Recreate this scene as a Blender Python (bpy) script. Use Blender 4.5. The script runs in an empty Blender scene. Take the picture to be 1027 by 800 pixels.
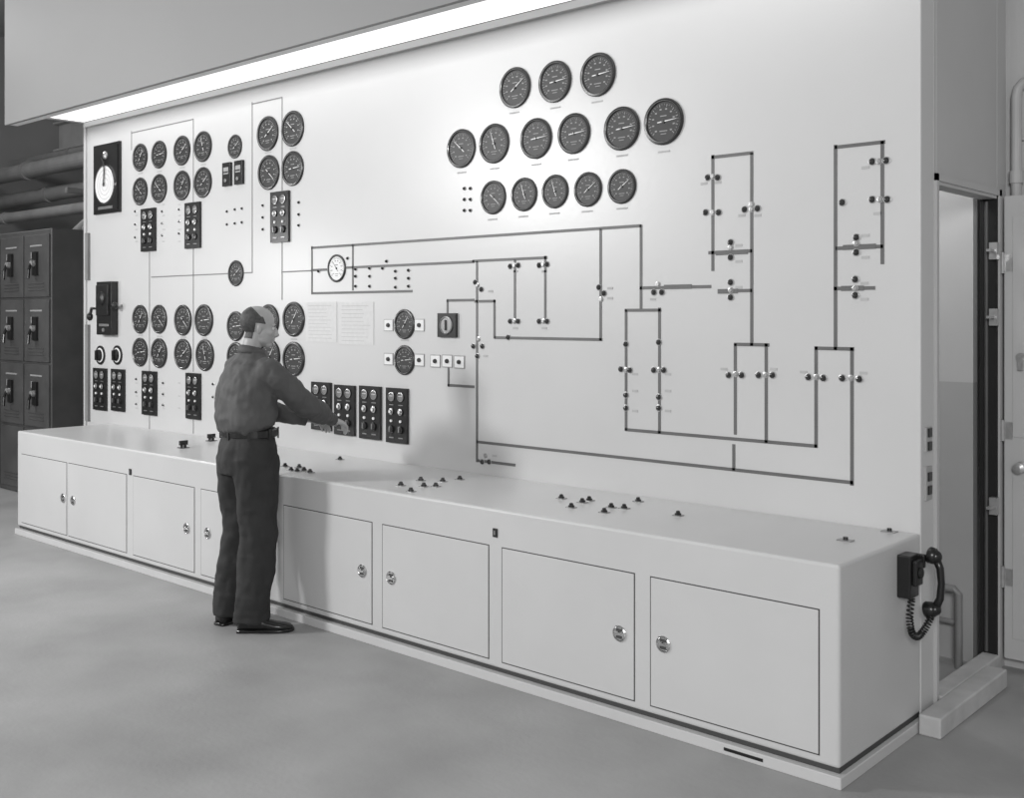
import bpy, math, random
from mathutils import Vector, Matrix, noise
random.seed(4)
S=bpy.context.scene
# ---------------------------------------------------------------- survey (photogrammetry of the room)
F=1080.0; HZ=316.0; CAMH=1.7; CAMY=-4.43
TH=math.atan2(1203.5,F)
fw=(-math.cos(TH),math.sin(TH)); rt=(math.sin(TH),math.cos(TH))
def ray(px,py):
    a=(px-513.5)/F
    return (fw[0]+a*rt[0], fw[1]+a*rt[1], -(py-HZ)/F)
def onY(px,py,Y=0.0):
    d=ray(px,py); t=(Y-CAMY)/d[1]; return (t*d[0], CAMH+t*d[2])      # X,Z on plane Y
def onZ(px,py,Z):
    d=ray(px,py); t=(Z-CAMH)/d[2]; return (t*d[0], CAMY+t*d[1])      # X,Y on plane Z
def onX(px,py,X):
    d=ray(px,py); t=X/d[0]; return (CAMY+t*d[1], CAMH+t*d[2])        # Y,Z on plane X
PL=-8.89; PR=-1.71; PH=3.33; DH=0.80; DF=-0.76; DL=-8.47
# ---------------------------------------------------------------- materials
def mat(name,col,rough=.5,metal=0,noise_amt=0,nscale=4,bump=0,bscale=60,emit=0,spec=.5,detail=4):
    m=bpy.data.materials.new(name); m.use_nodes=True; nt=m.node_tree; b=nt.nodes['Principled BSDF']
    c=(col,col,col) if not isinstance(col,tuple) else col
    b.inputs['Base Color'].default_value=(*c,1); b.inputs['Roughness'].default_value=rough
    b.inputs['Metallic'].default_value=metal; b.inputs['Specular IOR Level'].default_value=spec
    if emit:
        b.inputs['Emission Color'].default_value=(1,1,1,1); b.inputs['Emission Strength'].default_value=emit
    tc=nt.nodes.new('ShaderNodeTexCoord')
    if noise_amt:
        n=nt.nodes.new('ShaderNodeTexNoise'); n.inputs['Scale'].default_value=nscale; n.inputs['Detail'].default_value=detail
        nt.links.new(tc.outputs['Object'],n.inputs['Vector'])
        r=nt.nodes.new('ShaderNodeMapRange'); r.inputs[1].default_value=.3; r.inputs[2].default_value=.7
        r.inputs[3].default_value=1-noise_amt; r.inputs[4].default_value=1+noise_amt
        nt.links.new(n.outputs['Fac'],r.inputs[0])
        v=nt.nodes.new('ShaderNodeVectorMath'); v.operation='SCALE'; v.inputs[0].default_value=c
        nt.links.new(r.outputs[0],v.inputs['Scale']); nt.links.new(v.outputs[0],b.inputs['Base Color'])
    if bump:
        n2=nt.nodes.new('ShaderNodeTexNoise'); n2.inputs['Scale'].default_value=bscale; n2.inputs['Detail'].default_value=5
        nt.links.new(tc.outputs['Object'],n2.inputs['Vector'])
        bp=nt.nodes.new('ShaderNodeBump'); bp.inputs['Strength'].default_value=bump; bp.inputs['Distance'].default_value=.01
        nt.links.new(n2.outputs['Fac'],bp.inputs['Height']); nt.links.new(bp.outputs[0],b.inputs['Normal'])
    return m
M_panel=mat('panel_enamel',.54,.33,noise_amt=.025,nscale=1.2,bump=.04,bscale=25)
M_desk=mat('desk_enamel',.54,.30,noise_amt=.03,nscale=2,bump=.03,bscale=20)
M_groove=mat('seam_dark',.05,.7)
M_floor=mat('concrete_floor',.31,.55,noise_amt=.16,nscale=1.6,bump=.15,bscale=40,detail=11)
M_wall=mat('painted_wall',.46,.6,noise_amt=.04,nscale=1.5)
M_wall_d=mat('painted_wall_dado',.36,.6,noise_amt=.05,nscale=2)
M_back=mat('background_wall',.22,.7,noise_amt=.1,nscale=1)
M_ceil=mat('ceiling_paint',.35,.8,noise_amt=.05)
M_soffit=mat('soffit_paint_shaded',.24,.6,noise_amt=.03,nscale=1)  # light grey paint made darker, the fascia's shade put into the colour
M_black=mat('black_bakelite',.012,.3,noise_amt=.1,nscale=30)
M_bezel=mat('gauge_bezel',.022,.28,noise_amt=.1,nscale=20)
M_rim=mat('gauge_rim_bright',.32,.3,metal=.6,noise_amt=.1,nscale=20)
M_face=mat('gauge_face',.014,.5,noise_amt=.1,nscale=20)
M_tick=mat('gauge_print',.30,.6,noise_amt=.05)
M_needle=mat('gauge_needle',.7,.5,noise_amt=.03)
M_white=mat('white_plate',.72,.5,noise_amt=.03)
M_line=mat('mimic_line',.115,.5,noise_amt=.1,nscale=6)
M_line2=mat('mimic_line_thin',.18,.5,noise_amt=.1,nscale=6)
M_chrome=mat('chrome',.65,.18,metal=1,noise_amt=.05,nscale=40)
M_steel=mat('painted_steel_dark',.07,.45,noise_amt=.15,nscale=5)
M_pipe=mat('pipe_grey',.20,.5,noise_amt=.15,nscale=4)
M_pipe_l=mat('pipe_light',.42,.5,noise_amt=.1,nscale=4)
M_lens=mat('lamp_lens',.03,.2,noise_amt=.1,nscale=30)
M_knob=mat('small_key_metal',.42,.3,metal=.5,noise_amt=.1,nscale=30)
M_paper=mat('paper_sheet',.58,.6,noise_amt=.04,nscale=40)
M_print=mat('paper_print',.42,.7,noise_amt=.05)
M_dialg=mat('small_dial_grey',.16,.5,noise_amt=.05)
M_skin=mat('skin',.36,.5,noise_amt=.06,nscale=20,bump=.1,bscale=80)
M_hair=mat('hair',.05,.6,noise_amt=.4,nscale=60,bump=.3,bscale=220)
M_eye=mat('eye_white',.6,.2,noise_amt=.02)
M_shirt=mat('shirt_cloth',.072,.75,noise_amt=.12,nscale=10,bump=.5,bscale=14)
M_trou=mat('trouser_cloth',.022,.8,noise_amt=.15,nscale=10,bump=.4,bscale=12)
M_belt=mat('belt_leather',.010,.35,noise_amt=.1,nscale=30)
M_shoe=mat('shoe_leather',.010,.22,noise_amt=.1,nscale=30)
M_tube=mat('lit_diffuser',.8,.5,emit=1.25,noise_amt=.02)
M_concrete=mat('curb_concrete',.46,.8,noise_amt=.12,nscale=8,bump=.2,bscale=40)
M_void=mat('dark_interior',.01,.9,noise_amt=.1)
# ---------------------------------------------------------------- mesh builder
class B:
    def __init__(s): s.v=[]; s.f=[]; s.m=[]
    def add(s,vs,fs,m=0):
        o=len(s.v); s.v+= [tuple(p) for p in vs]
        for f in fs: s.f.append([i+o for i in f]); s.m.append(m)
    def box(s,x0,x1,y0,y1,z0,z1,m=0):
        if x0>x1:x0,x1=x1,x0
        if y0>y1:y0,y1=y1,y0
        if z0>z1:z0,z1=z1,z0
        vs=[(x0,y0,z0),(x1,y0,z0),(x1,y1,z0),(x0,y1,z0),(x0,y0,z1),(x1,y0,z1),(x1,y1,z1),(x0,y1,z1)]
        s.add(vs,[(0,3,2,1),(4,5,6,7),(0,1,5,4),(1,2,6,5),(2,3,7,6),(3,0,4,7)],m)
    def lathe(s,c,axis,prof,seg=32,m=0,ms=None):
        """prof: list of (radius, offset along axis)"""
        ax=Vector(axis).normalized(); u=ax.orthogonal().normalized(); w=ax.cross(u); c=Vector(c)
        o=len(s.v); n=len(prof)
        for r,h in prof:
            for k in range(seg):
                t=2*math.pi*k/seg
                s.v.append(tuple(c+ax*h+(u*math.cos(t)+w*math.sin(t))*r))
        for i in range(n-1):
            for k in range(seg):
                k2=(k+1)%seg
                s.f.append([o+i*seg+k,o+i*seg+k2,o+(i+1)*seg+k2,o+(i+1)*seg+k]); s.m.append(ms[i] if ms else m)
        s.f.append([o+k for k in range(seg)][::-1]); s.m.append(ms[0] if ms else m)
        s.f.append([o+(n-1)*seg+k for k in range(seg)]); s.m.append(ms[-1] if ms else m)
    def cyl(s,c,axis,r,h,seg=20,m=0): s.lathe(c,axis,[(r,0),(r,h)],seg,m)
    def tube(s,pts,rad,seg=16,m=0,up=None,flat=None):
        """pts list; rad list of r or (rx,ry)"""
        P=[Vector(p) for p in pts]; n=len(P)
        if not isinstance(rad,(list,)): rad=[rad]*n
        o=len(s.v); prevu=None
        for i in range(n):
            d=(P[min(i+1,n-1)]-P[max(i-1,0)]).normalized()
            if up is not None:
                u=Vector(up); u=(u-d*u.dot(d)).normalized()
            elif prevu is None: u=d.orthogonal().normalized()
            else: u=(prevu-d*prevu.dot(d)).normalized()
            prevu=u; w=d.cross(u)
            r=rad[i]; rx,ry=(r,r) if not isinstance(r,tuple) else r
            for k in range(seg):
                t=2*math.pi*k/seg
                s.v.append(tuple(P[i]+u*math.cos(t)*rx+w*math.sin(t)*ry))
        for i in range(n-1):
            for k in range(seg):
                k2=(k+1)%seg
                s.f.append([o+i*seg+k,o+i*seg+k2,o+(i+1)*seg+k2,o+(i+1)*seg+k]); s.m.append(m)
        s.f.append([o+k for k in range(seg)][::-1]); s.m.append(m)
        s.f.append([o+(n-1)*seg+k for k in range(seg)]); s.m.append(m)
    def ell(s,c,r,m=0,seg=20,rings=14,rot=None):
        o=len(s.v); c=Vector(c)
        for i in range(rings+1):
            ph=math.pi*i/rings
            for k in range(seg):
                t=2*math.pi*k/seg
                p=Vector((r[0]*math.sin(ph)*math.cos(t),r[1]*math.sin(ph)*math.sin(t),r[2]*math.cos(ph)))
                if rot: p=rot@p
                s.v.append(tuple(c+p))
        for i in range(rings):
            for k in range(seg):
                k2=(k+1)%seg
                s.f.append([o+i*seg+k,o+(i+1)*seg+k,o+(i+1)*seg+k2,o+i*seg+k2]); s.m.append(m)
    def xf(s,M,start=0):
        for i in range(start,len(s.v)): s.v[i]=tuple(M@Vector(s.v[i]))
    def mesh(s,name,mats,smooth=False):
        me=bpy.data.meshes.new(name); me.from_pydata(s.v,[],s.f)
        for m in mats: me.materials.append(m)
        me.polygons.foreach_set('material_index',s.m)
        me.update(); me.validate()
        if smooth: me.polygons.foreach_set('use_smooth',[True]*len(me.polygons)); 
        return me
    def obj(s,name,mats,parent=None,smooth=False,bevel=0,autos=False):
        me=s.mesh(name,mats,smooth); ob=bpy.data.objects.new(name,me); S.collection.objects.link(ob)
        if parent: ob.parent=parent
        if bevel:
            b=ob.modifiers.new('bevel','BEVEL'); b.width=bevel; b.segments=3; b.limit_method='ANGLE'
        return ob
def put(name,me,loc,scale=1,parent=None,rot=None):
    ob=bpy.data.objects.new(name,me); S.collection.objects.link(ob); ob.location=loc
    ob.scale=(scale,)*3 if not isinstance(scale,tuple) else scale
    if rot: ob.rotation_euler=rot
    if parent: ob.parent=parent
    return ob
def empty(name,loc=(0,0,0)):
    e=bpy.data.objects.new(name,None); S.collection.objects.link(e); e.location=loc; e.empty_display_size=.1; return e
# ---------------------------------------------------------------- room shell
b=B(); b.box(-17,5,-9,9,-.1,0); b.obj('floor',[M_floor])
b=B(); b.box(-17,5,-9,9,6.0,6.1); b.obj('ceiling',[M_ceil])
b=B(); b.box(-17,5,8.0,8.1,0,6); b.obj('wall_back',[M_back])
b=B(); b.box(-17.1,-17,-9,8.1,0,6); b.obj('wall_left',[M_back])
# side wall with doorway at the right end of the panel
WX0,WX1=-1.775,-1.712
b=B()
b.box(WX0,WX1,.145,.175,0,6); b.box(WX0,WX1,.95,1.08,0,6); b.box(WX0,WX1,.175,.95,2.27,6)
b.obj('wall_right',[M_wall],bevel=.004)
# wall inside the doorway (two-tone paint)
b=B(); b.box(-4.2,-1.84,1.0,1.06,1.37,4.0,0); b.box(-4.2,-1.84,1.0,1.06,0,1.37,1); b.obj('wall_inner',[M_wall,M_wall_d])
b=B(); b.box(-1.79,5,1.15,1.25,0,6.0,0); b.obj('wall_far_right',[M_wall])
# door frame
b=B(); w=.03
b.box(WX1-.005,WX1+.012,.15,.175,0,2.30,0); b.box(WX1-.005,WX1+.012,.95,.985,0,2.30,0); b.box(WX1-.005,WX1+.012,.15,.985,2.27,2.30,0)
b.box(WX0-.01,WX1+.004,.93,.95,0.0,2.27,1); b.box(WX0-.01,WX1+.004,.175,.182,0.0,2.27,1); b.box(WX0-.01,WX1+.004,.182,.93,2.255,2.27,0)
b.obj('trim_1',[M_wall,M_void])
b=B(); b.box(-1.69,-1.60,-.08,.74,0,.085); b.box(-1.775,-1.69,.18,.93,0,.085); b.obj('door_threshold_curb',[M_concrete],bevel=.008)
# open door leaf
door=empty('door_1',(-1.69,1.0,0))
b=B(); b.box(0,.84,-.02,.02,.06,2.27,0); b.obj('leaf',[M_wall],parent=door,bevel=.004)
b=B(); b.box(.04,.80,-.024,-.019,.16,.98,0); b.box(.04,.80,-.024,-.019,1.12,2.17,0); b.obj('leaf_panels',[M_wall],parent=door,bevel=.002)
b=B()
for z in (.45,1.15,1.95):
    b.cyl((-.005,-.03,z-.05),(0,0,1),.012,.1,12,0); b.box(-.01,.04,-.026,-.02,z-.04,z+.04,0)
b.lathe((.08,-.024,.98),(0,-1,0),[(.028,0),(.028,.008),(.012,.012),(.012,.03),(.026,.036),(.026,.05),(.01,.055)],20,0)
b.cyl((.08,-.024,1.5),(0,-1,0),.022,.012,20,0); b.box(.07,.09,-.05,-.03,1.44,1.5,0)
b.obj('hardware',[M_knob,M_steel],parent=door)
# hardware on the jamb
b=B()
for py in (250,318,512):
    Y,Z=onX(984,py,-1.715); b.box(-1.73,-1.695,.89,.93,Z-.04,Z+.04,0); b.box(-1.72,-1.70,.82,.9,Z-.006,Z+.006,0)
b.tube([(-1.745,.90,.1),(-1.745,.90,2.24)],.008,12,1)
b.obj('door_bolt_hardware',[M_knob,M_steel])
# pipes in the doorway
b=B(); 
b.tube([(-3.0,.9,.40),(-1.88,.86,.38),(-1.86,.86,.36),(-1.86,.86,.0)],.018,14,0); b.tube([(-3.0,.93,.22),(-1.90,.93,.20),(-1.88,.93,.18),(-1.88,.93,0)],.014,14,0)
b.lathe((-2.1,.868,.384),(1,0,0),[(.025,0),(.025,.04)],14,0)
b.obj('floor_pipes',[M_pipe],smooth=False)
# conduit above the open door
b=B()
b.tube([(-1.67,1.10,0.1),(-1.67,1.10,2.76),(-1.662,1.10,2.80),(-1.64,1.10,2.825),(-1.60,1.10,2.835),(-.2,1.10,2.835)],.024,16,0)
b.lathe((-1.67,1.10,2.34),(0,0,1),[(.032,0),(.032,.06)],16,0); b.box(-1.70,-1.64,1.12,1.149,2.55,2.58,0); b.box(-1.72,-1.62,1.06,1.149,0.0,.12,0)
b.obj('electrical_conduit',[M_pipe_l])
# ---------------------------------------------------------------- panel board
panel=empty('control_panel')
b=B(); b.box(PL,PR,0,.14,0,PH); b.obj('board',[M_panel],parent=panel,bevel=.006)
b=B()
b.box(PL-.01,PL+.03,-.012,.14,0,PH,0)
for z0,z1 in ((.8,1.62),(2.0,2.4)): b.box(PL+.035,PL+.085,-.022,0,z0,z1,1)
b.obj('edge_channel',[M_wall,M_pipe],parent=panel)
# ---------------------------------------------------------------- soffit with cove light
sof=empty('light_soffit')
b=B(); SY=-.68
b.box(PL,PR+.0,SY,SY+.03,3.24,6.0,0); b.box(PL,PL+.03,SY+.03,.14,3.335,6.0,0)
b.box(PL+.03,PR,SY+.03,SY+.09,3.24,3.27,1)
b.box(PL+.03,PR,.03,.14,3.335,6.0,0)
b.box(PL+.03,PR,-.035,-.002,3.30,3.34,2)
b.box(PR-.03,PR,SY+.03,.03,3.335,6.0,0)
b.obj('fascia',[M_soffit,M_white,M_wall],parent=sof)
b=B(); b.box(PL+.04,PR-.04,SY+.09,-.035,3.345,3.37,0); b.obj('diffuser',[M_tube],parent=sof)
# ---------------------------------------------------------------- control desk
desk=empty('control_desk')
b=B(); b.box(DL,PR,DF,-.001,.065,DH,0); b.obj('body',[M_desk],parent=desk,bevel=.012)
b=B(); b.box(DL-.0,PR+.015,DF-.022,-.001,0,.045,0); b.obj('plinth',[M_desk],parent=desk,bevel=.004)
b=B(); b.box(DL+.01,PR-.006,DF+.012,-.001,.04,.07,0); b.obj('plinth_gap',[M_groove],parent=desk)
doors=[(22,67,461,531),(69,127,468,545),(134,195,481,563),(202,262,492,583),(285,373,510,607),(384,490,527,632),(504,636,550,664),(653,821,578,710)]
ZT,ZB=.625,.10
bg=B(); bd=B()
for (xl,xr,yt,yb) in doors:
    X0=onY(xl,yt,DF)[0]; X1=onY(xr,yt,DF)[0]; g=.0045
    bg.box(X0-g,X1+g,DF-.001,DF+.01,ZB-g,ZT+g,0)
    bd.box(X0,X1,DF-.004,DF+.008,ZB,ZT,0)
bg.obj('door_gaps',[M_groove],parent=desk); bd.obj('cupboard_doors',[M_desk],parent=desk,bevel=.003)
b=B()
for (x,y) in [(64,503),(74,505),(188,535),(209,538),(364,576),(393,580),(622,636),(666,647)]:
    X,Z=onY(x,y,DF); Z=.365
    b.lathe((X,DF-.004,Z),(0,-1,0),[(.034,0),(.034,.005),(.030,.008),(.027,.004),(.010,.004),(.008,.001)],28,0)
    b.box(X-.022,X+.022,DF-.016,DF-.008,Z-.006,Z+.006,0); b.box(X-.014,X+.014,DF-.0105,DF-.0075,Z+.010,Z+.02,1); b.box(X-.014,X+.014,DF-.0105,DF-.0075,Z-.02,Z-.010,1)
b.obj('latches',[M_chrome,M_groove],parent=desk)
b=B()
for (x,y) in [(497,534),(131,473)]:
    X,Z=onY(x,y,DF); b.box(X-.013,X+.013,DF-.006,DF+.001,Z-.02,Z+.02,0); b.box(X-.004,X+.004,DF-.009,DF-.005,Z-.01,Z+.01,1)
X0=onY(729,762,DF)[0];X1=onY(768,770,DF)[0]; b.box(X0,X1,DF-.024,DF-.02,.018,.030,0)
b.obj('desk_sockets',[M_black,M_rim],parent=desk)
# desk top switches
b=B()
def switch(x,y,kind=0):
    X,Y=onZ(x,y,DH)
    Y=max(min(Y,-.05),DF+.05)
    if kind==0:
        b.box(X-.022,X+.022,Y-.018,Y+.018,DH,DH+.004,1)
        b.lathe((X,Y,DH+.003),(0,0,1),[(.015,0),(.015,.008),(.010,.010),(.009,.018),(.004,.020)],14,0)
    elif kind==1:
        b.box(X-.03,X+.03,Y-.03,Y+.03,DH,DH+.004,0)
        b.lathe((X,Y,DH+.003),(0,0,1),[(.022,0),(.020,.02),(.012,.022)],16,0); b.box(X-.008,X+.008,Y-.03,Y+.03,DH+.02,DH+.05,0)
    else:
        b.box(X-.03,X+.03,Y-.02,Y+.02,DH,DH+.004,2); b.cyl((X,Y,DH+.003),(0,0,1),.010,.012,12,0)
for p in [(184,449),(212,442)]: switch(*p,1)
for p in [(286,468),(292,472),(298,473),(305,472),(311,474),(300,469),(341,461),(402,487),(412,493),(422,482),(425,488),(437,488),(444,483),(461,481),
          (563,500),(573,509),(584,504),(591,502),(606,514),(613,509),(626,510),(640,503),(680,517)]: switch(*p,0)
for p in [(848,542),(895,532)]: switch(*p,2)
b.obj('top_switches',[M_black,M_rim,M_rim],parent=desk)
# ---------------------------------------------------------------- gauges
def gauge_mesh(name,ang,white=False):
    g=B(); fm=4 if white else 2
    g.lathe((0,0,0),(0,-1,0),[(1.0,0),(1.0,.08),(.965,.12),(.90,.13),(.88,.11),(.85,.09),(.84,.05),(.1,.05)],48,0,ms=[0,0,0,1,0,0,fm,fm])
    tm=0 if white else 3
    for k in range(28):
        a=math.radians(-135+k*10); big=k%3==0
        r0,r1=(.64,.76) if big else (.70,.76); wd=.014 if big else .009
        s_=len(g.v); g.box(-wd,wd,-.065,-.05,r0,r1,tm); g.xf(Matrix.Rotation(a,4,'Y'),s_)
    for k in range(0,28,3):
        a=math.radians(-135+k*10); cx=.54*math.sin(a); cz=.54*math.cos(a); g.box(cx-.05,cx+.05,-.06,-.05,cz-.03,cz+.03,tm)
    g.box(-.2,.2,-.06,-.05,-.42,-.385,tm); g.box(-.14,.14,-.06,-.05,-.54,-.51,tm); g.box(-.16,.16,-.06,-.05,.22,.26,tm)
    s_=len(g.v); g.add([(-.022,-.08,-.3),(.022,-.08,-.3),(.030,-.08,0),(.008,-.08,.68),(-.008,-.08,.68),(-.030,-.08,0)],[(0,1,2,3,4,5)],tm if white else 5)
    g.xf(Matrix.Rotation(ang,4,'Y'),s_)
    g.lathe((0,-.05,0),(0,-1,0),[(.07,0),(.07,.05),(.05,.06)],16,0)
    return g.mesh(name,[M_bezel,M_rim,M_face,M_tick,M_white,M_needle])
GM=[gauge_mesh('gauge_mesh_%d'%i,math.radians(a)) for i,a in enumerate((55,35,85,-50,130,-20))]
GW=gauge_mesh('gauge_white',math.radians(-40),True)
def gauge(x,y,hpx,v=None,white=False,name='pressure_gauge'):
    X,Z=onY(x,y); t=-CAMY/ray(x,y)[1]; r=hpx*t/F
    put(name,GW if white else GM[random.randrange(6) if v is None else v],(X,.0005,Z),r)
big=[(517,88,20.5,0),(557,82,21,2),(600,75,22,2),(463,149,19.5,3),(496,144,20,5),(538,139,20.5,2),(576,134,20.5,2),(624,129,22,2),(666,122,23.5,2),
     (495,198,17,4),(526,195,17,5),(557,192,17,5),(590,190,17.5,0),(624,187,17.5,0)]
for g in big: gauge(*g)
for (x,y,h) in [(141,158,14),(160,155,14),(183,151,15),(204,147,15.5),(141,192,14),(160,189,14.5),(183,186,15),(204,183,15.5),(236,147,12),
    (269,134,17.5),(294,129,18),(270,173,17.5),(294,169,17.5),(237,274,13),
    (141,320,14.5),(160,320,14.5),(184,321,15.5),(205,321,16),(237,327,15),(295,320,17.5),(270,322,17),
    (141,353,14.5),(160,354,15),(184,355,15.5),(206,356,16),(237,358,15),(295,360,17.5),(271,357,17),
    (406,325,15),(406,361,15)]: gauge(x,y,h)
gauge(338,269,14,white=True,name='dial_indicator')
# ---------------------------------------------------------------- black control stations
def station(x0,y0,x1,y1,n=2):
    xc=(x0+x1)/2; yc=(y0+y1)/2
    X0=onY(x0,yc)[0]; X1=onY(x1,yc)[0]; Zt=onY(xc,y0)[1]; Zb=onY(xc,y1)[1]
    w=X1-X0; h=Zt-Zb; g=B(); e=-.018
    g.box(-w/2,w/2,e,0,-h/2,h/2,0)
    for sx in (-1,1):
        cx=sx*w*.22
        g.lathe((cx,e,h*.34),(0,-1,0),[(w*.15,0),(w*.15,.006),(w*.125,.007),(w*.12,.004)],20,2,ms=[0,2,3])
        g.box(cx-w*.09,cx+w*.09,e-.006,e-.003,h*.350,h*.358,1)
        g.box(cx-w*.10,cx+w*.10,e-.003,e,h*.185,h*.20,2)
        g.lathe((cx,e,h*.07),(0,-1,0),[(w*.11,0),(w*.11,.008),(w*.06,.010),(w*.05,.018)],16,2,ms=[0,2,2,1])
        g.cyl((cx,e,-h*.10),(0,-1,0),w*.045,.008,12,1)
        g.lathe((cx,e,-h*.25),(0,-1,0),[(w*.13,0),(w*.12,.012),(w*.05,.014)],16,0)
        g.box(cx-w*.02,cx+w*.02,e-.02,e-.012,-h*.30,-h*.2,2)
        g.box(cx-w*.10,cx+w*.10,e-.003,e,-h*.415,-h*.395,2)
    o=g.obj('control_station',[M_black,M_white,M_rim,M_dialg]); o.location=((X0+X1)/2,.0005,(Zt+Zb)/2)
for r in [(143,209,157,252),(187,203,202,249),(273,192,291,243),(95,369,108,411),(113,370,126,412),(144,372,158,416),(188,374,202,420),
          (314,383,333,431),(337,386,357,436),(362,387,383,440),(389,389,410,444)]: station(*r)
# ---------------------------------------------------------------- mimic diagram
b=B(); LW=.0078
def ln(x1,y1,x2,y2,w=None,yo=.002,m=0):
    w=(w or 1)*LW
    A=onY(x1,y1); C=onY(x2,y2)
    if abs(A[0]-C[0])>abs(A[1]-C[1]):
        z=(A[1]+C[1])/2; b.box(min(A[0],C[0])-w,max(A[0],C[0])+w,-yo,.001,z-w,z+w,m)
    else:
        x=(A[0]+C[0])/2; b.box(x-w,x+w,-yo,.001,min(A[1],C[1])-w,max(A[1],C[1])+w,m)
L=[(313,248,642,227),(643,227,643,308),(313,248,313,293),(313,294,413,292),(313,271,330,270),(345,268,475,263),(354,246,354,290),
 (475,263,548,257),(478,263,479,462),(516,262,517,323),(546,258,548,323),(602,231,603,340),(497,338,603,341),(496,302,496,338),(477,302,496,302),
 (449,302,475,300),(449,302,449,316),(450,368,450,386),(450,386,475,388),(479,442,854,485),(480,461,516,467),(854,485,855,350),(819,349,855,350),(819,349,818,447),
 (628,430,818,448),(738,345,770,346),(738,346,737,434),(736,447,736,470),(770,346,767,442),(754,155,754,345),(715,157,754,154),(715,157,715,270),(712,252,753,253),
 (722,292,753,291),(839,147,886,143),(838,147,838,349),(886,143,884,263),(840,249,884,247),(838,290,876,288),(628,312,662,310),(628,312,628,430),(662,310,661,433),
 (643,289,712,287)]
for l in L: ln(*l)
for l in [(253,103,283,99),(253,103,253,272),(283,99,283,300),(132,132,194,121),(132,132,132,150),(194,121,194,372),(150,253,150,372),(152,278,253,273),(283,273,313,271),
          (150,416,150,430),(194,420,194,434)]: ln(*l,.55,.002,1)
for l in [(668,288,692,287),(720,253,748,253),(722,292,738,292),(848,248,876,247),(846,289,864,289)]: ln(*l,1.4,.003)
b.obj('mimic_bus_diagram',[M_line,M_line2])
# lamps
b=B()
def lamp(x,y,r=.0155):
    X,Z=onY(x,y)
    b.lathe((X,.001,Z),(0,-1,0),[(r*1.1,0),(r*1.1,.004),(r*.9,.005),(r*.85,.009),(r*.55,.014),(r*.1,.016)],16,0,ms=[1,1,0,0,0,0])
def key(x,y,r=.012):
    X,Z=onY(x,y); b.lathe((X,.001,Z),(0,-1,0),[(r*1.2,0),(r*1.2,.004),(r*.8,.005),(r*.7,.010)],14,1)
lp=[(710,178),(720,178),(708,213),(721,213),(747,210),(760,209),(733,243),(733,258),(733,283),(733,298),(875,162),(889,161),(875,200),(890,200),(845,203),
 (859,238),(859,253),(858,280),(858,296),(656,293),(664,293),(601,288),(606,294),(512,267),(520,266),(541,266),(549,265),(512,322),(520,322),(541,322),(549,322),
 (628,345),(623,370),(632,371),(628,396),(628,409),(661,343),(656,371),(666,371),(661,398),(661,409),(731,376),(744,376),(761,376),(775,376),(811,378),(826,379),(845,379),(862,380),
 (484,463),(491,463),(477,283),(483,290),(475,347),(484,347),(479,357),(510,338)]
kp=[(715,177),(715,213),(754,210),(754,205),(733,248),(733,291),(882,162),(883,200),(859,244),(858,289),(660,285),(603,300),(628,371),(661,371),(738,375),(768,376),(819,378),(854,379),
    (487,457),(479,286),(480,340),(516,322),(545,322),(516,266),(545,265)]
for p in lp: lamp(*p)
for p in kp: key(*p)
for x,y in [(357,270),(371,269),(384,269),(397,272),(410,271),(357,277),(371,277),(397,279),(410,279),(357,287),(371,287),(397,288),(410,287),(388,262),
            (228,212),(236,210),(243,209),(228,225),(236,224),(243,223),(466,189),(472,189),(466,200),(472,200),(466,211),(472,211),
            (136,212),(136,225),(136,238),(163,212),(163,224),(163,236),(180,210),(180,222),(180,234),(264,206),(264,218),(264,230),(300,203),(300,215),(300,226),
            (137,380),(137,393),(137,405),(164,384),(164,395),(164,406),(214,385),(214,398),(349,259),(320,272)]: lamp(x,y,.010)
b.obj('indicator_lamps',[M_lens,M_knob],smooth=False)
# name plates beside lamps and gauges
b=B()
def plate(x,y,w,h,m=0,d=.002):
    X,Z=onY(x,y); b.box(X-w/2,X+w/2,-d,.001,Z-h/2,Z+h/2,m)
for x,y in [(390,326),(421,326),(390,360),(421,361),(437,362),(449,362),(461,363)]:
    plate(x,y,.085,.075,2,.004); plate(x,y,.075,.065,0,.005)
    X,Z=onY(x,y); b.lathe((X,-.004,Z),(0,-1,0),[(.014,0),(.012,.010)],12,3)
for x,y in [(720,183),(706,184),(760,216),(744,216),(741,246),(741,262),(741,288),(868,168),(880,214),(868,236),(868,258),(867,284),(867,300),(655,300),(612,289),(612,299),
            (517,272),(546,272),(517,329),(546,329),(637,375),(670,375),(637,392),(637,412),(670,392),(670,412),(726,370),(776,370),(806,373),(866,374),(496,457),(492,292),(487,357)]:
    plate(x,y,.035,.012,4)
for x,y in [(516,113),(557,108),(599,102),(463,173),(496,169),(538,165),(575,160),(624,156),(666,152),(494,220),(525,217),(556,214),(589,212),(624,209)]:
    plate(x,y,.07,.008,4)
for x,y,h in [(141,174,1),(160,172,1),(183,168,1),(204,165,1),(269,153,1),(294,149,1),(141,336,1),(160,337,1),(184,338,1),(205,339,1),(295,340,1),(406,341,1)]:
    plate(x,y,.07,.010,4)
for y in (178,201,212,226,238,380,393,405):
    for x in (137,164,180): plate(x,y+4,.035,.008,4)
b.obj('name_plates',[M_white,M_black,M_rim,M_black,M_print],parent=panel)
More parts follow.
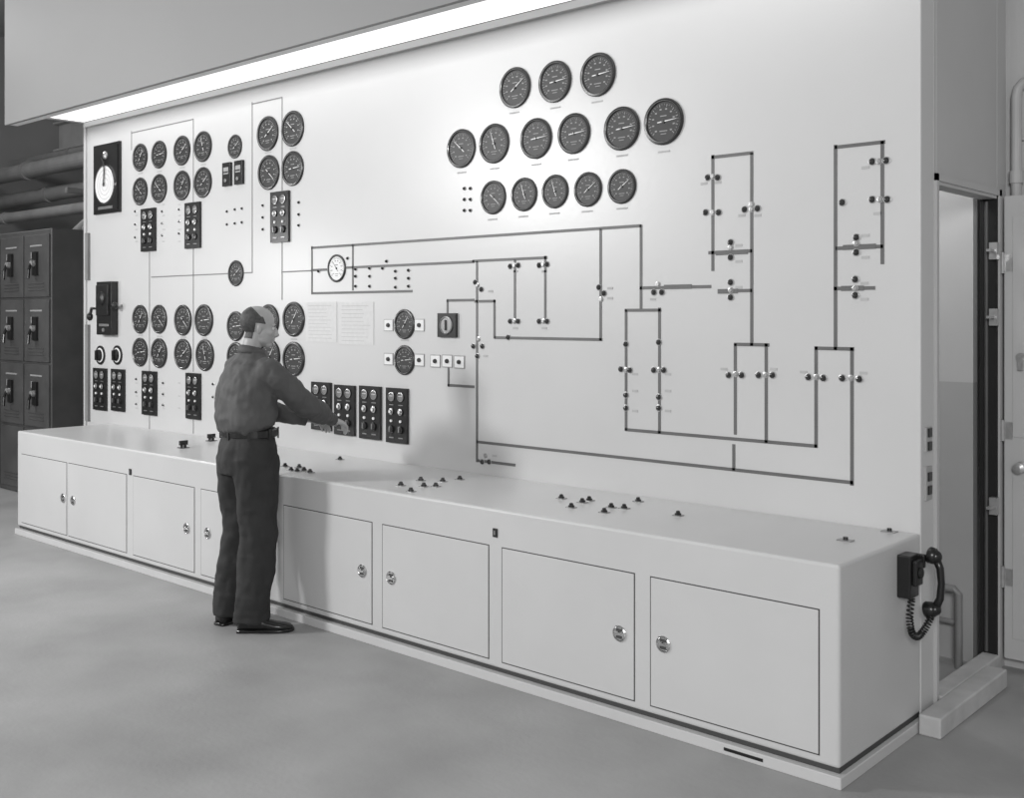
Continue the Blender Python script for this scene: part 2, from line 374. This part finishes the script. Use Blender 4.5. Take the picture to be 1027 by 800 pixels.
# pinned sheets
b=B()
for (x0,y0,x1,y1) in [(307,303,338,343),(340,303,375,346)]:
    A=onY(x0,y0);C=onY(x1,y1); b.box(A[0],C[0],-.003,.001,C[1],A[1],0)
    n=11
    for i in range(1,n):
        z=A[1]+(C[1]-A[1])*i/n
        b.box(A[0]+.03,C[0]-.03-random.random()*.08,-.0036,-.0029,z-.0015,z+.0015,1)
b.obj('posted_instruction_sheets',[M_paper,M_print])
# square meter
X,Z=onY(450,326); b=B(); b.box(-.075,.075,-.02,0,-.07,.07,0); b.lathe((0,-.02,0),(0,-1,0),[(.052,0),(.052,.006),(.046,.008),(.045,.004)],28,1)
b.box(-.004,.004,-.032,-.026,-.03,.03,0); b.obj('square_panel_meter',[M_bezel,M_rim]).location=(X,.0005,Z)
# twin small square instruments under the single gauge
for x,y in [(229,175),(241,173)]:
    X,Z=onY(x,y); b=B(); b.box(-.05,.05,-.02,0,-.085,.085,0); b.box(-.032,.032,-.023,-.02,.0,.05,1); b.box(-.03,.03,-.025,-.022,.01,.02,0); b.cyl((0,-.02,-.045),(0,-1,0),.014,.010,14,2)
    b.obj('edgewise_meter',[M_black,M_tick,M_rim],bevel=.004).location=(X,.0005,Z)
# ring selector switches
for x,y in [(101,356),(118,356)]:
    X,Z=onY(x,y); b=B(); b.lathe((0,0,0),(0,-1,0),[(.080,0),(.080,.008),(.06,.010),(.05,.014),(.045,.03),(.01,.034)],32,0,ms=[0,0,1,0,0,0]); b.box(-.01,.01,-.05,-.03,-.04,.04,0)
    b.obj('selector_switch',[M_black,M_white]).location=(X,.0005,Z)
# chart recorder
X0,Zt=onY(96,147); X1,_=onY(122,180); _,Zb=onY(109,214); Xc=(X0+X1)/2; Zc=(Zt+Zb)/2; w=X1-X0; h=Zt-Zb
b=B(); b.box(-w/2,w/2,-.02,0,-h/2,h/2,0); b.box(-w/2+.02,w/2-.02,-.028,-.018,-h/2+.02,h/2-.02,0)
b.lathe((0,-.026,-.05),(0,-1,0),[(w*.38,0),(w*.38,.010),(w*.35,.012),(w*.34,.006)],48,1,ms=[2,2,1,1])
for r in (.12,.2,.28):
    for k in range(40):
        a=math.pi*2*k/40; a2=math.pi*2*(k+1)/40; s_=len(b.v)
        q=[(w*rr*math.cos(aa),-.0335,-.05+w*rr*math.sin(aa)) for aa in (a,a2) for rr in (r,r+.006)]
        b.add(q,[(0,2,3,1)],4)
b.lathe((0,-.032,-.05),(0,-1,0),[(.02,0),(.02,.012)],16,2)
b.tube([(0,-.045,-.05),(.01,-.045,.06),(.0,-.045,.13),(-.04,-.04,.17)],.006,8,0)
b.lathe((0,-.025,h*.33),(0,-1,0),[(.035,0),(.03,.012),(.012,.02)],16,4)
b.box(-.12,.12,-.031,-.027,-h*.44,-h*.40,4)
o=b.obj('circular_chart_recorder',[M_black,M_white,M_chrome,M_line,M_rim]); o.location=(Xc,.0005,Zc)
# black enclosed switch with side handles
X,Z=onY(111,309); b=B()
b.box(-.125,.125,-.06,0,-.22,.22,0); b.box(-.10,.10,-.08,-.05,-.06,.19,0); b.lathe((0,-.08,.08),(0,-1,0),[(.06,0),(.055,.015),(.02,.022)],24,0)
b.tube([(-.12,-.05,.0),(-.19,-.07,.0),(-.20,-.08,-.06)],.014,10,0); b.ell((-.20,-.08,-.07),(.026,.026,.035)); b.tube([(.12,-.05,.02),(.17,-.06,.02)],.014,10,0); b.ell((.18,-.06,.02),(.025,.025,.03))
b.box(-.08,.08,-.063,-.059,-.15,-.13,1); b.lathe((0,-.06,-.18),(0,-1,0),[(.018,0),(.016,.012)],12,1)
o=b.obj('enclosed_starter_switch',[M_black,M_rim],bevel=.008); o.location=(X,.0005,Z)
# wall switch and socket on the panel end
b=B()
for py,hh in ((440,.05),(484,.07)):
    Y,Z=onX(931,py,PR); Y=.07; b.box(PR-.001,PR+.008,Y-.032,Y+.032,Z-hh,Z+hh,2)
    for dz in (-.028,.028): b.box(PR+.008,PR+.014,Y-.018,Y+.018,Z+dz-.018,Z+dz+.018,0)
b.obj('light_switch_and_socket',[M_black,M_rim,M_wall_d])
# ---------------------------------------------------------------- wall telephone on desk end
ph=empty('wall_telephone',(PR,-.19,.665))
b=B(); b.box(0,.055,-.06,.03,-.08,.09,0); b.box(.055,.075,-.045,.02,-.03,.07,0); b.lathe((.075,-.012,.02),(1,0,0),[(.025,0),(.02,.01)],20,0)
b.box(.02,.075,.03,.05,.03,.085,0); b.box(.02,.10,.045,.06,.055,.07,0); b.obj('body',[M_black],parent=ph,bevel=.008)
b=B(); cx=.085; cy=.072
b.tube([(cx+.02,cy,.07),(cx+.035,cy+.004,.03),(cx+.04,cy+.005,-.03),(cx+.035,cy+.004,-.09),(cx+.015,cy,-.135)],[.017,.015,.014,.015,.017],14)
b.lathe((cx+.02,cy,.075),(-1,0,.15),[(.02,-.012),(.032,.005),(.034,.025),(.03,.03),(.01,.028)],24)
b.lathe((cx+.015,cy,-.135),(-1,0,-.25),[(.02,-.012),(.03,.005),(.034,.03),(.03,.038),(.01,.034)],24)
b.ell((cx+.02,cy,.075),(.024,.026,.026)); b.ell((cx+.017,cy,-.135),(.024,.026,.024))
b.obj('handset',[M_black],parent=ph,smooth=True)
b=B(); pts=[]
ctrl=[Vector(p) for p in [(.05,-.035,-.08),(.05,-.055,-.15),(.055,-.045,-.21),(.06,.0,-.235),(.075,.035,-.21),(.09,.06,-.165)]]
def cr(c,t):
    n=len(c)-1; x=t*n; i=min(int(x),n-1); f=x-i
    p0=c[max(i-1,0)];p1=c[i];p2=c[i+1];p3=c[min(i+2,n)]
    return .5*((2*p1)+(p2-p0)*f+(2*p0-5*p1+4*p2-p3)*f*f+(3*p1-p0-3*p2+p3)*f**3)
N=420; turns=26
for i in range(N+1):
    t=i/N; p=cr(ctrl,t); d=(cr(ctrl,min(t+.01,1))-cr(ctrl,max(t-.01,0))).normalized(); u=Vector((1,0,0)); u=(u-d*u.dot(d)).normalized(); w_=d.cross(u); a=2*math.pi*turns*t
    pts.append(p+(u*math.cos(a)+w_*math.sin(a))*.012)
b.tube(pts,.0034,6); b.obj('coiled_cord',[M_black],parent=ph,smooth=True)
# ---------------------------------------------------------------- dark switchgear cabinet, left
cab=empty('switchgear_cabinet')
CX1=-9.74; CW=.53; CY=.10; CH=2.50
b=B(); b.box(CX1-3*CW,CX1,CY,CY+1.1,0,CH,0); b.obj('carcass',[M_steel],parent=cab,bevel=.01)
b=B(); b2=B()
for c in range(3):
    x1=CX1-.015-c*CW; x0=x1-CW+.03
    for r_ in range(4):
        z1=CH-.05-r_*.605; z0=z1-.58
        b.box(x0,x1,CY-.022,CY+.002,max(z0,.05),z1,0)
        xm=(x0+x1)/2
        for k in range(3): b.box(xm-.16,xm+.16,CY-.027,CY-.02,z0+.06+k*.03,z0+.07+k*.03,1)
        if r_<3:
            b2.box(xm-.045,xm+.045,CY-.045,CY-.02,z0+.20,z0+.42,0)
            b2.lathe((xm,CY-.045,z0+.31),(0,-1,0),[(.03,0),(.028,.03),(.01,.035)],16,1)
            b2.tube([(xm,CY-.07,z0+.31),(xm+.02,CY-.10,z0+.25),(xm+.03,CY-.11,z0+.17)],.013,10,0)
            b2.box(xm-.10,xm-.06,CY-.028,CY-.02,z0+.36,z0+.42,2); b2.box(xm-.12,xm+.12,CY-.026,CY-.02,z0+.47,z0+.485,2)
b.obj('cubicle_doors',[M_steel,M_groove],parent=cab,bevel=.004); b2.obj('operating_handles',[M_black,M_knob,M_tick],parent=cab)
# pipes, cables, beams behind
b=B()
for (y,z,r) in [(2.2,3.70,.11),(2.5,3.40,.10),(1.9,3.02,.07),(2.8,4.02,.06)]:
    b.tube([(-16.9,y,z),(-3,y,z)],r,20,0)
    for x in (-15,-12,-9.9,-6): b.lathe((x,y,z),(1,0,0),[(r*1.2,0),(r*1.2,.08)],20,0)
for x in (-13,-9.5,-6):
    b.tube([(x,2.35,4.3),(x,2.35,0)],.05,12,0)
    b.box(x-.03,x+.03,1.8,2.9,3.22,3.28,0)
b.obj('overhead_pipes',[M_pipe])
b=B(); b.box(-17,-2,3.6,3.9,4.35,4.75,0); b.box(-17,-2,3.5,4.0,4.75,4.78,0); b.box(-17,-2,3.5,4.0,4.32,4.35,0); b.obj('steel_beam',[M_pipe_l])
b=B()
for k,(x,y) in enumerate([(-10.25,.75),(-10.05,.8),(-9.95,.7)]):
    pts=[(x-.35+.7*t,y+.1*math.sin(t*3),CH+.045+.18*math.sin(math.pi*t)) for t in [i/16 for i in range(17)]]
    b.tube(pts,.045,12,0)
b.obj('cable_bundle',[M_pipe],smooth=True)
# ---------------------------------------------------------------- the operator
def remeshed(bb,vox,smooth_it=6,disp=0,dscale=.1,name='m'):
    me=bb.mesh('tmp',[]); ob=bpy.data.objects.new('tmp',me); S.collection.objects.link(ob)
    r=ob.modifiers.new('r','REMESH'); r.mode='VOXEL'; r.voxel_size=vox
    s_=ob.modifiers.new('s','SMOOTH'); s_.iterations=smooth_it; s_.factor=.5
    bpy.context.view_layer.update()
    dg=bpy.context.evaluated_depsgraph_get(); new=bpy.data.meshes.new_from_object(ob.evaluated_get(dg)); new.name=name
    bpy.data.objects.remove(ob)
    if disp:
        nrm=[v.normal.copy() for v in new.vertices]
        for v,n_ in zip(new.vertices,nrm):
            c=v.co
            q=Vector((c.x/dscale,c.y/dscale,c.z/(dscale*1.7)))
            v.co=c+n_*disp*(noise.noise(q)+.5*noise.noise(q*2.3)-.5*abs(noise.noise(Vector((c.x*5,c.y*5,c.z*16)))))
    new.polygons.foreach_set('use_smooth',[True]*len(new.polygons)); new.update()
    return new
man=empty('man_operating_panel',(-5.035,-.985,0)); man.rotation_euler=(0,0,math.radians(-6))
# shirt
b=B()
rings=[(1.072,0,.000,.172,.128),(1.10,0,-.008,.196,.148),(1.15,0,-.016,.206,.158),(1.21,0,-.014,.203,.155),(1.28,0,-.008,.205,.148),(1.35,0,.002,.206,.138),(1.41,0,.010,.190,.12),(1.455,0,.018,.135,.090),(1.485,0,.022,.085,.074),(1.510,0,.028,.064,.064)]
b.tube([(r[1],r[2],r[0]) for r in rings],[(r[3],r[4]) for r in rings],32,up=(1,0,0))
RA=[((.09,.015,1.42),.062),((.175,.02,1.405),.074),((.214,.05,1.36),.076),((.207,.145,1.28),.072),((.187,.26,1.195),.064),((.14,.355,1.155),.062),((.085,.44,1.12),.051),((.05,.495,1.10),.038)]
LA=[((-.09,.015,1.42),.062),((-.175,.02,1.405),.074),((-.217,.045,1.35),.076),((-.235,.12,1.26),.068),((-.235,.21,1.17),.062),((-.20,.31,1.13),.058),((-.165,.39,1.10),.047),((-.15,.435,1.09),.038)]
for A in (RA,LA): b.tube([a[0] for a in A],[a[1] for a in A],20)
me=remeshed(b,.008,4,.013,.07,'shirt'); me.materials.append(M_shirt); put('shirt',me,(0,0,0),1,man)
b=B(); b.lathe((0,.012,1.482),(0,.25,1),[(.080,0),(.077,.02),(.071,.042),(.064,.042),(.060,0)],32,0); b.obj('collar',[M_shirt],parent=man,smooth=True)
b=B()
for A in (RA,LA):
    p=Vector(A[-1][0]); d=(p-Vector(A[-2][0])).normalized(); b.lathe(p-d*.03,d,[(.037,0),(.039,.005),(.038,.045),(.033,.046),(.032,.0)],24)
b.obj('shirt_cuffs',[M_shirt],parent=man,smooth=True)
# trousers
b=B()
rings=[(1.060,.0,.166,.125),(1.02,-.004,.178,.136),(.96,-.010,.186,.150),(.90,-.014,.188,.153),(.85,-.010,.18,.145)]
b.tube([(0,r[1],r[0]) for r in rings],[(r[2],r[3]) for r in rings],32,up=(1,0,0))
for sx,ank in ((1,(.125,-.055)),(-1,(-.105,-.065))):
    pts=[(sx*.088,-.010,.93),(sx*.090,-.006,.80),(sx*.095,.0,.66),(sx*.100,.005,.50),(sx*.105,-.015,.34),(ank[0],ank[1]+.01,.18),(ank[0],ank[1],.045)]
    b.tube(pts,[(.094,.138),(.094,.130),(.090,.118),(.086,.110),(.083,.105),(.080,.098),(.077,.096)],28,up=(1,0,0))
me=remeshed(b,.008,4,.011,.08,'trousers'); me.materials.append(M_trou); put('trousers',me,(0,0,0),1,man)
b=B(); 
b.tube([(0,.0,1.035),(0,.0,1.04),(0,.0,1.076),(0,.0,1.081)],[(.172,.132),(.184,.144),(.184,.144),(.172,.132)],40,up=(1,0,0))
b.obj('belt',[M_belt],parent=man,smooth=False)
b=B()
for a in range(0,360,45):
    ca,sa=math.cos(math.radians(a+10)),math.sin(math.radians(a+10)); s_=len(b.v); b.box(-.004,.004,-.006,.006,1.025,1.086); b.xf(Matrix.Translation((.185*ca,.145*sa,0))@Matrix.Rotation(math.atan2(sa,ca),4,'Z'),s_)
b.obj('belt_loops',[M_trou],parent=man)
# shoes
def shoe(ank,ang,name):
    g=B(); secs=[(-.075,.026,.06),(-.06,.034,.085),(-.02,.036,.10),(.03,.037,.09),(.08,.042,.066),(.13,.047,.052),(.17,.044,.045),(.20,.034,.038),(.217,.018,.028)]
    ring=[]
    n=18
    for (y,wd,h) in secs:
        vs=[]
        for k in range(n):
            t=2*math.pi*k/n; cx=math.cos(t); sz=math.sin(t)
            x=wd*(abs(cx)**.75)*(1 if cx>=0 else -1); z=.012+(h-.012)*(.5+.5*sz) if True else 0
            if sz<0: z=.012+ (h-.012)*.5*(1-abs(sz)**.5)
            vs.append((x,y,z))
        ring.append(vs)
    o=0
    for vs in ring: g.v+=vs
    for i in range(len(ring)-1):
        for k in range(n):
            k2=(k+1)%n; g.f.append([i*n+k,i*n+k2,(i+1)*n+k2,(i+1)*n+k]); g.m.append(0)
    g.f.append(list(range(n))[::-1]); g.m.append(0); g.f.append([(len(ring)-1)*n+k for k in range(n)]); g.m.append(0)
    # sole + heel
    out=[(s[1]+.005,s[0]) for s in secs]; poly=[(-.02,-.082)]+[(w_,y) for w_,y in out]+[(0.0,.225)]+[(-w_,y) for w_,y in out[::-1]]
    nn=len(poly); vv=[(x,y,.004 if y>.02 else 0.0) for x,y in poly]+[(x,y,.016) for x,y in poly]
    g.add(vv,[tuple(range(nn))[::-1],tuple(range(nn,2*nn))]+[(i,(i+1)%nn,nn+(i+1)%nn,nn+i) for i in range(nn)],0)
    g.box(-.034,.034,-.078,-.012,0,.014,0)
    for k in range(4): g.tube([(-.018,.035+.018*k,.094-.010*k),(.018,.035+.018*k,.094-.010*k)],.003,6)
    o=g.obj(name,[M_shoe],parent=man,smooth=True); o.location=(ank[0],ank[1],0); o.rotation_euler=(0,0,ang)
shoe((.135,-.055),math.radians(-38),'shoe_right'); shoe((-.105,-.065),math.radians(12),'shoe_left')
# head
b=B()
b.ell((0,-.012,.036),(.077,.098,.086)); b.ell((0,.028,-.028),(.060,.068,.082)); b.ell((0,.062,-.092),(.028,.026,.022)); b.ell((0,.02,-.07),(.055,.055,.035))
b.ell((0,.080,.020),(.046,.018,.012)); b.ell((.038,.055,-.025),(.024,.028,.022)); b.ell((-.038,.055,-.025),(.024,.028,.022))
b.tube([(0,.088,.012),(0,.102,-.012),(0,.112,-.032),(0,.096,-.044)],[.009,.011,.013,.010],12); b.ell((.012,.098,-.036),(.009,.011,.008)); b.ell((-.012,.098,-.036),(.009,.011,.008))
b.ell((0,.090,-.060),(.024,.012,.005)); b.ell((0,.088,-.071),(.021,.012,.006))
for sx in (-1,1):
    b.ell((sx*.076,-.004,-.010),(.008,.016,.028),rot=Matrix.Rotation(sx*.30,3,'Z')); 
b.tube([(0,-.012,-.03),(0,-.022,-.09),(0,-.028,-.13),(0,-.032,-.18)],[.052,.054,.055,.050],24)
me=remeshed(b,.0042,3,0,.1,'head')
nr=[v.normal.copy() for v in me.vertices]
def hairmask(c):
    if c.z<-.07 : return False
    ax=abs(c.x)
    if c.z<.022:                      # beside and below the ears
        return c.y<-.026-.25*max(0,-c.z)*(.5) if ax>.04 else c.y<-.03
    if c.z<.062: return c.y<.030-.5*(c.z-.022)   # temples, above the ear
    # thinning crown: strip of hair on top, receding front corners
    return c.y<-.002-1.1*(c.z-.062)
for v,n_ in zip(me.vertices,nr):
    if hairmask(v.co): v.co=v.co+n_*(.0022+.0012*noise.noise(v.co*90))
me.materials.append(M_skin); me.materials.append(M_hair)
for p in me.polygons: p.material_index=1 if hairmask(p.center) else 0
HM=Matrix.Translation((.005,.055,1.633))@Matrix.Rotation(math.radians(-22),4,'Z')@Matrix.Rotation(math.radians(-7),4,'X')
o=put('head',me,(0,0,0),1,man); o.matrix_local=HM@Matrix.Scale(.96,4)
b=B()
for sx in (-1,1):
    b.ell((sx*.031,.079,.002),(.012,.010,.009),0); b.ell((sx*.032,.088,.001),(.005,.003,.005),1); 
    b.tube([(sx*.016,.097,.018),(sx*.032,.095,.023),(sx*.048,.084,.017)],[.003,.004,.003],8,1)
o=b.obj('eyes_and_brows',[M_eye,M_hair],parent=man,smooth=True); o.matrix_local=HM@Matrix.Scale(.96,4)
# hands
def hand(sx,name,wrist,fdir,updir,curl):
    g=B(); s=sx
    g.tube([(0,-.04,0),(0,0,0),(0,.03,0),(0,.06,0),(0,.088,-.002)],[(.024,.018),(.027,.017),(.036,.016),(.041,.015),(.039,.012)],20,up=(1,0,0))
    for i,(x,l) in enumerate(((.030,.072),(.010,.080),(-.011,.074),(-.030,.058))):
        p=Vector((s*x,.080,-.002)); pts=[p.copy()]; a=.10; segs=(.42,.30,.28)
        for k in range(3):
            a+=curl[i%len(curl)]*(.8 if k==0 else 1.0)
            p=p+Vector((s*x*.12*(1 if k==0 else 0),math.cos(a),-math.sin(a)))*l*segs[k]*1.15; pts.append(p.copy())
        g.tube(pts,[.0100,.0092,.0082,.0066],12)
        g.ell(pts[-1],(.0068,.0068,.0068),seg=10,rings=8)
    pts=[Vector((s*.022,.018,-.006)),Vector((s*.046,.042,-.016)),Vector((s*.056,.070,-.026)),Vector((s*.048,.094,-.036))]
    g.tube(pts,[.014,.0125,.0105,.008],12); g.ell(pts[-1],(.0082,)*3,seg=10,rings=8)
    m_=remeshed(g,.0032,3,0,.1,name); m_.materials.append(M_skin)
    f=Vector(fdir).normalized(); u=Vector(updir); u=(u-f*u.dot(f)).normalized(); r_=f.cross(u)
    R=Matrix((( r_.x,f.x,u.x,wrist[0]),(r_.y,f.y,u.y,wrist[1]),(r_.z,f.z,u.z,wrist[2]),(0,0,0,1)))
    o=put(name,m_,(0,0,0),1,man); o.matrix_local=R
hand(-1,'hand_right',(.042,.508,1.093),(-.20,.9,-.22),(.25,.2,.95),(.35,.4,.45,.5))
hand(1,'hand_left',(-.146,.447,1.089),(.18,.9,-.18),(-.2,.1,.95),(.3,.35,.4,.45))
# ---------------------------------------------------------------- lights
def area(name,loc,tgt,size,power,sy=None):
    l=bpy.data.lights.new(name,'AREA'); l.energy=power; l.size=size
    if sy: l.shape='RECTANGLE'; l.size_y=sy
    o=bpy.data.objects.new(name,l); S.collection.objects.link(o); o.location=loc
    o.rotation_euler=(Vector(tgt)-Vector(loc)).to_track_quat('-Z','Y').to_euler(); return o
area('flood_lamp_key',(-8.2,-5.2,3.4),(-4.4,0,1.0),.7,250)
area('flood_lamp_fill',(1.2,-6.2,3.0),(-3.5,0,1.0),1.2,245)
area('flood_lamp_side',(-10.5,-3.6,2.2),(-4.5,-.5,.9),.6,50)
p=bpy.data.lights.new('doorway_fill','POINT'); p.energy=22; p.shadow_soft_size=.1; o=bpy.data.objects.new('doorway_fill',p); S.collection.objects.link(o); o.location=(-2.3,.55,2.9)  # added fill to brighten the wall inside the doorway, no real fitting
p=bpy.data.lights.new('background_fill','POINT'); p.energy=260; p.shadow_soft_size=.3; o=bpy.data.objects.new('background_fill',p); S.collection.objects.link(o); o.location=(-12.5,-1.0,5.0)  # unseen fill added to lift the background at far left
w=bpy.data.worlds.new('world'); S.world=w; w.use_nodes=True; w.node_tree.nodes['Background'].inputs[0].default_value=(1,1,1,1); w.node_tree.nodes['Background'].inputs[1].default_value=.37
# ---------------------------------------------------------------- camera
c=bpy.data.cameras.new('camera'); co=bpy.data.objects.new('camera',c); S.collection.objects.link(co)
c.sensor_width=36; c.lens=F/1027*36; c.shift_y=-(400-HZ)/1027; c.clip_start=.05
co.location=(0,CAMY,CAMH); co.rotation_euler=(math.pi/2,0,math.atan2(-fw[0],fw[1])); S.camera=co
S.view_settings.view_transform='Standard'; S.view_settings.look='None'; S.view_settings.exposure=0
